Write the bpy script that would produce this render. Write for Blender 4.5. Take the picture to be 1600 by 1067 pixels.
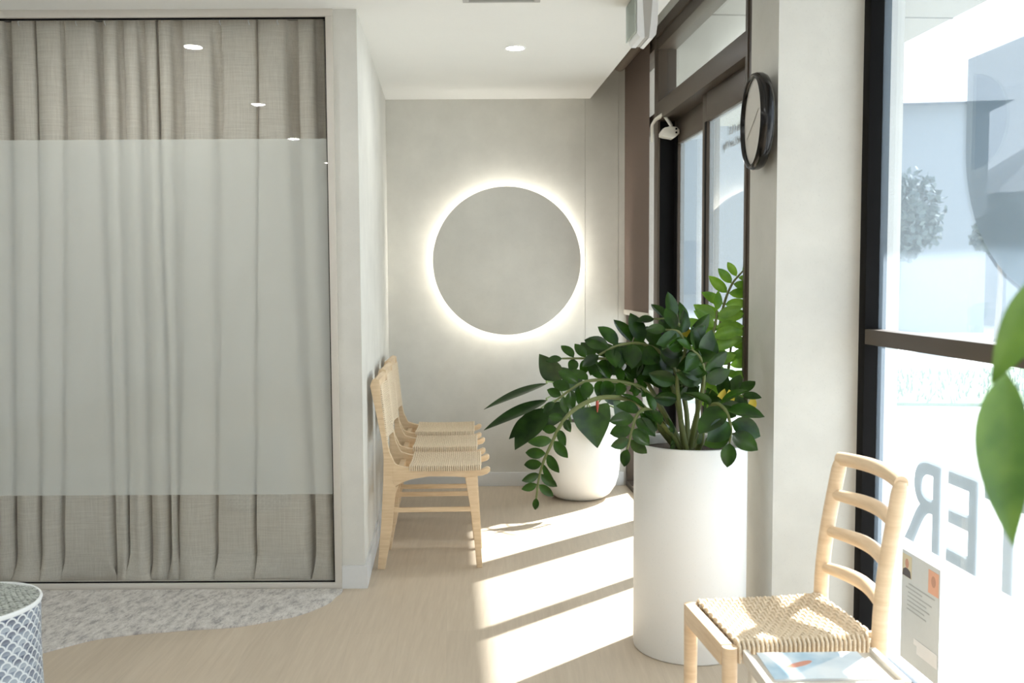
import bpy, bmesh, math, random
from mathutils import Vector, Matrix, noise

# ------------------------------------------------------------------ clear
for o in list(bpy.data.objects):
    bpy.data.objects.remove(o, do_unlink=True)
SC = bpy.context.scene
COL = SC.collection
random.seed(7)
PI = math.pi

# ------------------------------------------------------------------ camera, world, sun, exposure
H = 1.33
cam_d = bpy.data.cameras.new('camera')
cam = bpy.data.objects.new('camera', cam_d)
COL.objects.link(cam)
cam_d.sensor_width = 36.0
cam_d.sensor_fit = 'HORIZONTAL'
cam_d.lens = 33.75
cam_d.clip_start = 0.05
cam_d.clip_end = 400
cam_d.dof.use_dof = True
cam_d.dof.focus_distance = 4.0
cam_d.dof.aperture_fstop = 4.5
_p, _r = math.radians(3.8), math.radians(0.3)
F = Vector((0, math.cos(_p), -math.sin(_p)))
R0 = Vector((1, 0, 0))
U0 = R0.cross(F)
RR = R0 * math.cos(_r) - U0 * math.sin(_r)
UU = U0 * math.cos(_r) + R0 * math.sin(_r)
M = Matrix((RR, UU, -F)).transposed().to_4x4()
M.translation = (0, 0, H)
cam.matrix_world = M
SC.camera = cam

w = bpy.data.worlds.new('world')
SC.world = w
w.use_nodes = True
nt = w.node_tree
bg = nt.nodes['Background']
bg.inputs['Color'].default_value = (0.78, 0.89, 1.0, 1)
bg.inputs['Strength'].default_value = 1.75

SUN_EL = math.radians(38.4)
sdir = Vector((1, 0.95, 0)).normalized() * math.cos(SUN_EL) + Vector((0, 0, math.sin(SUN_EL)))
sun_d = bpy.data.lights.new('sun', 'SUN')
sun_d.energy = 13.5
sun_d.angle = math.radians(0.8)
sun_d.color = (1.0, 0.99, 0.975)
sun = bpy.data.objects.new('sun', sun_d)
COL.objects.link(sun)
sun.rotation_euler = sdir.to_track_quat('Z', 'Y').to_euler()
sun.location = (12, 12, 12)

SC.view_settings.view_transform = 'Standard'
SC.view_settings.look = 'None'
SC.view_settings.gamma = 1
SC.view_settings.use_curve_mapping = False
SC.view_settings.exposure = 0.86

# ------------------------------------------------------------------ helpers
def lin(r, g, b):
    def f(c):
        c /= 255.0
        return c / 12.92 if c <= 0.04045 else ((c + 0.055) / 1.055) ** 2.4
    return (f(r), f(g), f(b), 1)

def tagit(o, label=None, cat=None, group=None, kind=None):
    if label: o['label'] = label
    if cat: o['category'] = cat
    if group: o['group'] = group
    if kind: o['kind'] = kind
    return o

def thing(name, label, cat, loc=(0, 0, 0), rz=0, group=None):
    o = bpy.data.objects.new(name, None)
    COL.objects.link(o)
    o.location = loc
    o.rotation_euler = (0, 0, rz)
    o.empty_display_size = 0.1
    return tagit(o, label, cat, group)

def obj(name, bm, mat, parent=None, smooth=35, world=False):
    """link bm as ONE mesh; world=True: vertices are in world space and get rebased on the parent's location"""
    if world and parent is not None:
        top = parent
        off = Vector((0, 0, 0))
        while top is not None:
            off += top.location
            top = top.parent
        bmesh.ops.translate(bm, verts=bm.verts, vec=-off)
    bmesh.ops.recalc_face_normals(bm, faces=bm.faces)
    me = bpy.data.meshes.new(name)
    bm.to_mesh(me)
    bm.free()
    if mat: me.materials.append(mat)
    if smooth:
        for p in me.polygons: p.use_smooth = True
        me.set_sharp_from_angle(angle=math.radians(smooth))
    o = bpy.data.objects.new(name, me)
    COL.objects.link(o)
    if parent is not None: o.parent = parent
    return o

def struct(name, bm, mat, parent=None, smooth=35):
    o = obj(name, bm, mat, parent, smooth)
    if parent is None: o['kind'] = 'structure'
    return o

def hexa(bm, pts, bevel=0):
    """pts: 8 points, bottom ring 0-3 then top ring 4-7"""
    v = [bm.verts.new(p) for p in pts]
    fs = [bm.faces.new([v[i] for i in q]) for q in
          ((3, 2, 1, 0), (4, 5, 6, 7), (0, 1, 5, 4), (1, 2, 6, 5), (2, 3, 7, 6), (3, 0, 4, 7))]
    if bevel:
        es = list({e for f in fs for e in f.edges})
        bmesh.ops.bevel(bm, geom=es, offset=bevel, segments=2, affect='EDGES', profile=0.6)

def box(bm, x0, x1, y0, y1, z0, z1, bevel=0):
    hexa(bm, [(x0, y0, z0), (x1, y0, z0), (x1, y1, z0), (x0, y1, z0),
              (x0, y0, z1), (x1, y0, z1), (x1, y1, z1), (x0, y1, z1)], bevel)

ANG = math.atan(0.0715)
EX = Vector((math.cos(ANG), math.sin(ANG), 0))
EY = Vector((-math.sin(ANG), math.cos(ANG), 0))
ORG = Vector((0.7236, 6.1, 0))
def W(s, o, z):
    """door wall frame: s metres from the back corner towards the viewer, o outward, z up"""
    return ORG + EX * o - EY * s + Vector((0, 0, z))

def wbox(bm, s0, s1, o0, o1, z0, z1, bevel=0):
    hexa(bm, [W(s0, o0, z0), W(s0, o1, z0), W(s1, o1, z0), W(s1, o0, z0),
              W(s0, o0, z1), W(s0, o1, z1), W(s1, o1, z1), W(s1, o0, z1)], bevel)

def prism(bm, poly, z0, z1):
    a = [bm.verts.new((x, y, z0)) for x, y in poly]
    b = [bm.verts.new((x, y, z1)) for x, y in poly]
    n = len(poly)
    bm.faces.new(a[::-1]); bm.faces.new(b)
    for i in range(n):
        bm.faces.new((a[i], a[(i + 1) % n], b[(i + 1) % n], b[i]))

def plate(bm, poly, y0, y1, bevel=0):
    """(x, z) outline extruded along y"""
    a = [bm.verts.new((x, y0, z)) for x, z in poly]
    b = [bm.verts.new((x, y1, z)) for x, z in poly]
    n = len(poly)
    fa = bm.faces.new(a); fb = bm.faces.new(b[::-1])
    for i in range(n):
        bm.faces.new((a[i], b[i], b[(i + 1) % n], a[(i + 1) % n]))
    if bevel:
        es = [e for e in fa.edges] + [e for e in fb.edges]
        bmesh.ops.bevel(bm, geom=es, offset=bevel, segments=2, affect='EDGES', profile=0.6)

def spline(pts, n):
    """Catmull-Rom through pts, n samples"""
    P = [Vector(p) for p in pts]
    P = [P[0] * 2 - P[1]] + P + [P[-1] * 2 - P[-2]]
    out = []
    segs = len(P) - 3
    for i in range(n):
        u = i / (n - 1) * segs
        k = min(int(u), segs - 1)
        t = u - k
        a, b, c, d = P[k:k + 4]
        out.append(0.5 * ((2 * b) + (c - a) * t + (2 * a - 5 * b + 4 * c - d) * t * t + (3 * b - a - 3 * c + d) * t ** 3))
    return out

def tube(bm, pts, rad, sides=8, caps=True, up=Vector((0, 0, 1)), flat=1.0):
    """rad: number or list; flat scales the second axis"""
    n = len(pts)
    pts = [Vector(p) for p in pts]
    rads = rad if isinstance(rad, (list, tuple)) else [rad] * n
    rings = []
    nrm = None
    for i in range(n):
        t = (pts[min(i + 1, n - 1)] - pts[max(i - 1, 0)])
        t.normalize()
        if nrm is None:
            nrm = up - t * up.dot(t)
            if nrm.length < 1e-3: nrm = Vector((1, 0, 0)) - t * t.x
        else:
            nrm = nrm - t * nrm.dot(t)
        nrm.normalize()
        bn = t.cross(nrm)
        rings.append([bm.verts.new(pts[i] + (nrm * math.cos(2 * PI * k / sides) * flat + bn * math.sin(2 * PI * k / sides)) * rads[i])
                      for k in range(sides)])
    for i in range(n - 1):
        for k in range(sides):
            bm.faces.new((rings[i][k], rings[i][(k + 1) % sides], rings[i + 1][(k + 1) % sides], rings[i + 1][k]))
    if caps:
        bm.faces.new(rings[0][::-1]); bm.faces.new(rings[-1])

def lathe(bm, prof, sides=64, c=(0, 0, 0), close=False):
    """prof: (r, z) list"""
    rings = []
    for r, z in prof:
        if r < 1e-6:
            rings.append([bm.verts.new((c[0], c[1], c[2] + z))])
        else:
            rings.append([bm.verts.new((c[0] + r * math.cos(2 * PI * k / sides), c[1] + r * math.sin(2 * PI * k / sides), c[2] + z)) for k in range(sides)])
    for a, b in zip(rings, rings[1:]):
        for k in range(sides):
            k2 = (k + 1) % sides
            if len(a) == 1 and len(b) == 1: continue
            if len(a) == 1: bm.faces.new((a[0], b[k2], b[k]))
            elif len(b) == 1: bm.faces.new((a[k], a[k2], b[0]))
            else: bm.faces.new((a[k], a[k2], b[k2], b[k]))

BM = bmesh.new

# ------------------------------------------------------------------ materials
class N:
    """tiny node-graph helper"""
    def __init__(s, name):
        s.m = bpy.data.materials.new(name)
        s.m.use_nodes = True
        s.t = s.m.node_tree
        s.t.nodes.clear()
        s.out = s.t.nodes.new('ShaderNodeOutputMaterial')
    def n(s, typ, **kw):
        nd = s.t.nodes.new('ShaderNode' + typ)
        for k, v in kw.items():
            if k in nd.inputs.keys():
                if isinstance(v, bpy.types.NodeSocket): s.t.links.new(v, nd.inputs[k])
                else: nd.inputs[k].default_value = v
            else: setattr(nd, k, v)
        return nd
    def link(s, a, b): s.t.links.new(a, b)
    def math(s, op, a, b=0.0, c=None):
        nd = s.t.nodes.new('ShaderNodeMath'); nd.operation = op
        for i, v in enumerate((a, b, c)):
            if v is None: continue
            if isinstance(v, bpy.types.NodeSocket): s.t.links.new(v, nd.inputs[i])
            else: nd.inputs[i].default_value = v
        return nd.outputs[0]
    def obj(s, scale=(1, 1, 1), rot=(0, 0, 0)):
        tc = s.n('TexCoord')
        mp = s.n('Mapping')
        s.link(tc.outputs['Object'], mp.inputs['Vector'])
        mp.inputs['Scale'].default_value = scale
        mp.inputs['Rotation'].default_value = rot
        return mp.outputs[0]
    def noise(s, vec, scale, detail=4, rough=0.5):
        nd = s.n('TexNoise', Scale=scale, Detail=detail, Roughness=rough)
        s.link(vec, nd.inputs['Vector'])
        return nd.outputs['Fac']
    def ramp(s, fac, stops):
        nd = s.n('ValToRGB')
        s.link(fac, nd.inputs['Fac'])
        el = nd.color_ramp.elements
        while len(el) < len(stops): el.new(0.5)
        for e, (p, c) in zip(el, stops): e.position = p; e.color = c
        return nd.outputs[0]
    def mix(s, fac, a, b, mode='MIX'):
        nd = s.n('MixRGB'); nd.blend_type = mode
        for k, v in (('Fac', fac), ('Color1', a), ('Color2', b)):
            if isinstance(v, bpy.types.NodeSocket): s.link(v, nd.inputs[k])
            else: nd.inputs[k].default_value = v
        return nd.outputs[0]
    def bsdf(s, color, rough=0.5, bump=None, bstr=0.2, bdist=0.002, **kw):
        b = s.n('BsdfPrincipled')
        if isinstance(color, bpy.types.NodeSocket): s.link(color, b.inputs['Base Color'])
        else: b.inputs['Base Color'].default_value = color
        if isinstance(rough, bpy.types.NodeSocket): s.link(rough, b.inputs['Roughness'])
        else: b.inputs['Roughness'].default_value = rough
        for k, v in kw.items():
            if k in b.inputs.keys(): b.inputs[k].default_value = v
        if bump is not None:
            bp = s.n('Bump', Strength=bstr, Distance=bdist)
            s.link(bump, bp.inputs['Height'])
            s.link(bp.outputs[0], b.inputs['Normal'])
        s.link(b.outputs[0], s.out.inputs['Surface'])
        return b

def simple(name, col, rough=0.5, **kw):
    g = N(name)
    v = g.obj()
    n = g.noise(v, 60, 3)
    c = g.mix(n, tuple(x * 0.97 for x in col[:3]) + (1,), tuple(min(1, x * 1.03) for x in col[:3]) + (1,))
    g.bsdf(c, rough, **kw)
    return g.m

def plaster(name, col, mott=0.06, speck=0.5, rough=0.75):
    g = N(name)
    v = g.obj()
    n1 = g.noise(v, 2.3, 6, 0.62)
    lo = tuple(x * (1 - mott) for x in col[:3]) + (1,)
    hi = tuple(min(1, x * (1 + mott)) for x in col[:3]) + (1,)
    c = g.ramp(n1, [(0.32, lo), (0.68, hi)])
    n2 = g.noise(v, 150, 2, 0.6)
    sp = g.ramp(n2, [(0.60, (0, 0, 0, 1)), (0.74, (1, 1, 1, 1))])
    c = g.mix(g.math('MULTIPLY', sp, speck * 0.35), c, tuple(x * 0.62 for x in col[:3]) + (1,))
    g.bsdf(c, rough, bump=n2, bstr=0.12, bdist=0.001)
    return g.m

def wood(name, a, b, scale=1.0, rough=0.5):
    g = N(name)
    v = g.obj((3 * scale, 3 * scale, 28 * scale), (0, PI / 2, 0))
    n = g.noise(v, 3, 5, 0.6)
    v2 = g.obj((1, 1, 1))
    n2 = g.noise(v2, 9, 2)
    c = g.ramp(n, [(0.3, a), (0.7, b)])
    c = g.mix(g.math('MULTIPLY', n2, 0.25), c, tuple(x * 0.8 for x in a[:3]) + (1,))
    g.bsdf(c, rough, bump=n, bstr=0.08, bdist=0.001)
    return g.m

MAT = {}
MAT['wall'] = plaster('microcement', lin(203, 201, 193), 0.085)
MAT['wall_white'] = plaster('wall_paint_white', lin(238, 238, 236), 0.015, 0.2)
MAT['ceiling'] = plaster('ceiling_paint', lin(228, 228, 224), 0.012, 0.25)
MAT['base'] = simple('skirting_paint', lin(206, 206, 204), 0.5)
MAT['alu'] = simple('beige_aluminium', lin(196, 190, 180), 0.42)
MAT['bronze'] = simple('dark_bronze_aluminium', lin(76, 66, 56), 0.45, **{'Specular IOR Level': 0.3})
MAT['black'] = simple('black_frame', lin(11, 10, 10), 0.6, **{'Specular IOR Level': 0.12})
MAT['white_pl'] = simple('white_plastic', lin(232, 234, 236), 0.35)
MAT['grey_pl'] = simple('grey_plastic', lin(176, 174, 170), 0.45)
MAT['cream_pl'] = simple('cream_plastic', lin(205, 200, 188), 0.4)
MAT['pot'] = plaster('pot_white_stone', lin(232, 231, 227), 0.01, 0.35, 0.55)
MAT['soil'] = simple('soil', lin(70, 58, 48), 0.95)
MAT['oak'] = wood('oak_pale', lin(206, 178, 142), lin(228, 203, 168))
MAT['teak'] = wood('blond_wood', lin(214, 186, 150), lin(234, 210, 178))
MAT['gloss_black'] = simple('gloss_black', lin(13, 10, 9), 0.16, **{'Specular IOR Level': 0.35})
MAT['stem'] = simple('plant_stem', lin(98, 106, 56), 0.5)
MAT['stem2'] = simple('plant_petiole', lin(120, 140, 84), 0.5)

def leafmat(name, c1, c2, rough=0.28):
    g = N(name)
    v = g.obj()
    n = g.noise(v, 14, 3)
    c = g.ramp(n, [(0.3, c1), (0.7, c2)])
    b = g.bsdf(c, rough, bump=g.noise(v, 90, 2), bstr=0.05, **{'Specular IOR Level': 0.32})
    tr = g.n('BsdfTranslucent')
    g.link(g.mix(1.0, c, (1.0, 1.0, 0.35, 1), 'MULTIPLY'), tr.inputs['Color'])
    mx = g.n('MixShader')
    mx.inputs[0].default_value = 0.22
    g.link(b.outputs[0], mx.inputs[1]); g.link(tr.outputs[0], mx.inputs[2])
    g.link(mx.outputs[0], g.out.inputs['Surface'])
    return g.m
MAT['leaf'] = leafmat('zz_leaf', lin(22, 44, 14), lin(50, 84, 24), .25)
MAT['leaf_light'] = leafmat('zz_leaf_pale_green', lin(74, 120, 36), lin(124, 164, 58))  # brighter green for the stems nearest the door glass
MAT['leaf_dark'] = leafmat('broad_leaf', lin(26, 44, 22), lin(46, 70, 32), 0.3)
MAT['leaf_fore'] = leafmat('foreground_leaf', lin(62, 98, 42), lin(110, 142, 66), 0.35)
MAT['leaf_yellow'] = leafmat('yellowing_leaf', lin(190, 170, 50), lin(214, 196, 84), 0.4)

def floor_mat():
    g = N('oak_vinyl_floor')
    v = g.obj((1, 1, 1), (0, 0, -ANG))
    br = g.n('TexBrick')
    vr = g.obj((1, 1, 1), (0, 0, PI / 2 - ANG))
    g.link(vr, br.inputs['Vector'])
    br.offset = 0.37
    for k, val in (('Scale', 1.0), ('Mortar Size', 0.0012), ('Mortar Smooth', 0.5), ('Brick Width', 1.5), ('Row Height', 0.18), ('Bias', 0.0)):
        br.inputs[k].default_value = val
    br.inputs['Color1'].default_value = (0.35, 0.35, 0.35, 1)
    br.inputs['Color2'].default_value = (0.65, 0.65, 0.65, 1)
    br.inputs['Mortar'].default_value = (0.2, 0.2, 0.2, 1)
    mp = g.obj((26, 1.6, 1), (0, 0, -ANG))
    gr = g.noise(mp, 2.2, 6, 0.62)
    mp2 = g.obj((5, 0.8, 1), (0, 0, -ANG))
    gr2 = g.noise(mp2, 1.5, 3)
    base = g.ramp(gr, [(0.25, lin(180, 164, 143)), (0.6, lin(194, 179, 158)), (0.85, lin(204, 190, 171))])
    base = g.mix(g.math('MULTIPLY', gr2, 0.35), base, lin(174, 157, 134))
    base = g.mix(0.10, base, br.outputs['Color'], 'OVERLAY')
    rg = g.ramp(gr, [(0, (0.42,) * 3 + (1,)), (1, (0.56,) * 3 + (1,))])
    g.bsdf(base, rg, bump=gr, bstr=0.06, bdist=0.001)
    return g.m
MAT['floor'] = floor_mat()

def carpet_mat():
    g = N('grey_mottled_carpet')
    v = g.obj((1, 1, 1), (0, 0, math.radians(-32)))
    mp = g.obj((20, 9, 1), (0, 0, math.radians(-52)))
    n1 = g.noise(mp, 1.5, 7, 0.8)
    n2 = g.noise(v, 230, 2)
    n3 = g.noise(g.obj((3, 3, 3)), 2, 3)
    c = g.ramp(n1, [(0.38, lin(138, 131, 127)), (0.5, lin(190, 184, 175)), (0.63, lin(212, 207, 199))])
    sp = g.ramp(g.noise(g.obj((60, 24, 1), (0, 0, math.radians(-52))), 2.0, 3, 0.7), [(0.56, (0, 0, 0, 1)), (0.68, (1, 1, 1, 1))])
    c = g.mix(g.math('MULTIPLY', sp, g.math('MULTIPLY', n3, 0.9)), c, lin(116, 111, 110))
    c = g.mix(g.math('MULTIPLY', n2, 0.25), c, lin(225, 222, 216))
    g.bsdf(c, 0.95, bump=n2, bstr=0.5, bdist=0.004)
    return g.m
MAT['carpet'] = carpet_mat()

def linen_mat():
    g = N('linen')
    a = g.noise(g.obj((420, 420, 8)), 1, 2)
    b = g.noise(g.obj((9, 9, 420)), 1, 2)
    big = g.noise(g.obj((4, 4, 1.2)), 2, 4)
    wv = g.math('ADD', a, b)
    c = g.ramp(g.math('MULTIPLY', wv, 0.5), [(0.3, lin(196, 185, 170)), (0.7, lin(232, 224, 210))])
    c = g.mix(g.math('MULTIPLY', big, 0.3), c, lin(200, 190, 176))
    p = g.bsdf(c, 0.95, bump=wv, bstr=0.35, bdist=0.001)
    tr = g.n('BsdfTranslucent'); g.link(c, tr.inputs['Color'])
    mx = g.n('MixShader'); mx.inputs[0].default_value = 0.18
    g.link(p.outputs[0], mx.inputs[1]); g.link(tr.outputs[0], mx.inputs[2])
    g.link(mx.outputs[0], g.out.inputs['Surface'])
    return g.m
MAT['linen'] = linen_mat()

def blind_mat():
    g = N('blind_fabric')
    a = g.noise(g.obj((600, 600, 600)), 1, 1)
    c = g.ramp(a, [(0.3, lin(100, 84, 74)), (0.7, lin(124, 107, 95))])
    p = g.bsdf(c, 0.9, bump=a, bstr=0.2, bdist=0.001)
    tr = g.n('BsdfTranslucent'); g.link(c, tr.inputs['Color'])
    mx = g.n('MixShader'); mx.inputs[0].default_value = 0.15
    g.link(p.outputs[0], mx.inputs[1]); g.link(tr.outputs[0], mx.inputs[2])
    g.link(mx.outputs[0], g.out.inputs['Surface'])
    return g.m
MAT['blind'] = blind_mat()

def cord_mat():
    g = N('paper_cord')
    n = g.noise(g.obj(), 260, 2)
    c = g.ramp(n, [(0.3, lin(208, 189, 160)), (0.7, lin(234, 217, 191))])
    g.bsdf(c, 0.8, bump=n, bstr=0.2, bdist=0.001)
    return g.m
MAT['cord'] = cord_mat()

def glass_mat(name, haze, hcol, tint=(0.97, 0.98, 0.98, 1), ior=1.5, tl=0.5, hz=None):
    """thin pane: transparent + mirror by fresnel, plus a milky film of strength haze"""
    g = N(name)
    tr = g.n('BsdfTransparent'); tr.inputs['Color'].default_value = tint
    gl = g.n('BsdfGlossy'); gl.inputs['Roughness'].default_value = 0.0
    df = g.n('BsdfDiffuse'); df.inputs['Color'].default_value = hcol
    tn = g.n('BsdfTranslucent'); tn.inputs['Color'].default_value = hcol
    film = g.n('MixShader'); film.inputs[0].default_value = tl
    g.link(df.outputs[0], film.inputs[1]); g.link(tn.outputs[0], film.inputs[2])
    body = g.n('MixShader'); body.inputs[0].default_value = haze
    g.link(tr.outputs[0], body.inputs[1]); g.link(film.outputs[0], body.inputs[2])
    geo = g.n('NewGeometry')
    back = geo.outputs['Backfacing']
    fr = g.n('Fresnel')      # the node inverts the index on back faces; undo it so both faces of the thin pane act alike
    g.link(g.math('ADD', g.math('MULTIPLY', back, 1 / ior - ior), ior), fr.inputs['IOR'])
    # the film sits on the entry face only
    g.link(g.math('MULTIPLY', g.math('SUBTRACT', 1.0, back), haze), body.inputs[0])
    al = g.n('MixShader'); g.link(fr.outputs[0], al.inputs[0])
    g.link(body.outputs[0], al.inputs[1]); g.link(gl.outputs[0], al.inputs[2])
    g.link(al.outputs[0], g.out.inputs['Surface'])
    return g.m
MAT['glass'] = glass_mat('clear_glass', 0.03, (0.7, 0.7, 0.68, 1))
MAT['frost'] = glass_mat('frosted_film', 0.50, lin(226, 229, 222), tl=0.30)
MAT['glass_door'] = glass_mat('door_glass_film', 0.34, lin(206, 216, 220), (0.95, 0.97, 0.985, 1), tl=0.75)
MAT['glass_win'] = glass_mat('window_glass', 0.20, lin(200, 218, 232), (0.97, 0.98, 0.99, 1), tl=0.75)  # milky haze put into the glass to wash out the overexposed view
MAT['glass_clear'] = glass_mat('transom_glass', 0.02, (0.8, 0.8, 0.8, 1))

def emis(name, col, st):
    g = N(name)
    e = g.n('Emission'); e.inputs['Color'].default_value = col; e.inputs['Strength'].default_value = st
    g.link(e.outputs[0], g.out.inputs['Surface'])
    return g.m
MAT['lamp'] = emis('lamp_lens', (1.0, 0.93, 0.84, 1), 26)
MAT['led'] = emis('led_strip', (1.0, 0.96, 0.89, 1), 14)

# ------------------------------------------------------------------ room shell
CZ = 2.443      # main ceiling
PZ = 2.86       # pocket ceiling above the glazing
XL, YN = -4.6, -3.6
def WX(o, y): return ORG.x + (ORG.y - y) * 0.0715 + o / math.cos(ANG)

# floor
bm = BM()
prism(bm, [(XL - .1, YN - .1), (WX(0.36, YN), YN - .1), (WX(0.36, 3.30), 3.30), (WX(0.05, 3.30), 3.30), (WX(0.05, 6.08), 6.25), (XL - .1, 6.25)], -0.12, 0.0)
# the meeting room behind the partition keeps the same slab; extend it backwards
struct('floor', bm, MAT['floor'])
bm = BM(); prism(bm, [(XL - .1, 6.25), (-0.6, 6.25), (-0.6, 7.4), (XL - .1, 7.4)], -0.12, 0.0)
struct('floor_meeting_room', bm, MAT['floor'])

# ceiling with its straight edge along the blind pocket
bm = BM()
prism(bm, [(XL - .1, YN - .1), (WX(-0.229, YN), YN - .1), (WX(-0.229, 6.08), 6.08), (-0.7, 6.08), (-0.7, 7.4), (XL - .1, 7.4)], CZ, CZ + 0.10)
struct('ceiling', bm, MAT['ceiling'])
bm = BM()
prism(bm, [(WX(-0.229, YN) - 0.10, YN - .1), (WX(0.5, YN), YN - .1), (WX(0.5, 6.3), 6.3), (WX(-0.229, 6.3) - 0.10, 6.3)], PZ, PZ + 0.1)
prism(bm, [(WX(-0.229, YN) - 0.03, YN - .1), (WX(-0.229, YN) - .001, YN - .1), (WX(-0.229, 6.08) - .001, 6.08), (WX(-0.229, 6.08) - 0.03, 6.08)], CZ + 0.10, PZ)
struct('ceiling_pocket', bm, MAT['ceiling'])

# back wall with two fine panel joints
bm = BM()
box(bm, -0.9, 0.463, 6.08, 6.25, 0, PZ)
box(bm, 0.466, 0.672, 6.08, 6.25, 0, PZ)
box(bm, 0.675, 0.95, 6.08, 6.25, 0, PZ)
box(bm, -0.9, 0.95, 6.085, 6.25, 0, PZ)
struct('wall_back', bm, MAT['wall'], smooth=0)
bm = BM()
box(bm, -0.80, 0.712, 6.066, 6.0815, 0.0, 0.088, 0.002)
struct('baseboard_back', bm, MAT['base'])

# wall between alcove and meeting room
bm = BM()
prism(bm, [(-0.735, 4.06), (-0.638, 4.06), (-0.7825, 6.081), (-0.90, 6.081)], 0, CZ + 0.005)
struct('wall_left', bm, MAT['wall'], smooth=0)
bm = BM()
prism(bm, [(-0.737, 4.048), (-0.626, 4.048), (-0.7705, 6.08), (-0.7825, 6.08), (-0.638, 4.06), (-0.737, 4.06)], 0, 0.098)
struct('baseboard_left', bm, MAT['base'], smooth=0)

# meeting room shell + rest of the waiting room
bm = BM()
box(bm, XL - .1, -0.9, 7.3, 7.4, 0, CZ)
box(bm, -0.98, -0.9, 6.0, 7.3, 0, CZ)
struct('wall_far', bm, MAT['wall'], smooth=0)
bm = BM(); box(bm, XL - .12, XL, YN, 7.4, 0, CZ)
struct('wall_side', bm, MAT['wall_white'], smooth=0)
bm = BM(); box(bm, XL - .12, WX(0.33, YN), YN - .12, YN, 0, CZ)
struct('wall_near', bm, MAT['wall_white'], smooth=0)

# pier with clock (runs outside past the glass line) and plaster above the glazing
bm = BM()
wbox(bm, 2.462, 2.755, 0.0, 0.445, 0, PZ)
wbox(bm, -0.05, 2.462, 0.012, 0.14, 2.655, PZ)
wbox(bm, 2.755, 9.9, 0.30, 0.42, 2.655, PZ)
struct('wall_right', bm, MAT['wall'], smooth=0)

# glazed partition: aluminium frame, pane, frosted band
def partition():
    x0, x1 = -3.9, -0.735
    bm = BM()
    box(bm, x0, x1, 4.045, 4.10, 0.0, 0.026, .002)
    box(bm, x0, x1, 4.045, 4.10, 2.412, CZ, .002)
    box(bm, x1 - 0.030, x1, 4.044, 4.101, 0.026, 2.412, .002)
    box(bm, x0, x0 + .03, 4.044, 4.101, 0.026, 2.412, .002)
    o = struct('window_1', bm, MAT['alu'])
    bm = BM(); box(bm, x0 + .03, x1 - .03, 4.068, 4.074, 0.026, 2.412)
    obj('pane', bm, MAT['glass'], o, 0)
    bm = BM()
    v = [bm.verts.new(p) for p in ((x0 + .03, 4.066, .408), (x1 - .03, 4.066, .408), (x1 - .03, 4.066, 1.915), (x0 + .03, 4.066, 1.915))]
    bm.faces.new(v)
    f = obj('frosted_film', bm, MAT['frost'], o, 0)
    f['label'] = 'frosted band across the glass'
    bm = BM()
    box(bm, x0 + .03, x1 - .03, 4.06, 4.0655, 2.405, 2.412)
    box(bm, x0 + .03, x1 - .03, 4.06, 4.0655, .026, .031)
    box(bm, x1 - .036, x1 - .030, 4.06, 4.0655, .026, 2.412)
    obj('black_strip', bm, MAT['black'], o, 0)
partition()
bm = BM(); box(bm, -3.98, -3.9, 4.03, 4.11, 0, CZ)
box(bm, XL, -3.9, 4.05, 4.11, 0, CZ)
struct('wall_partition', bm, MAT['wall'], smooth=0)

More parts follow.
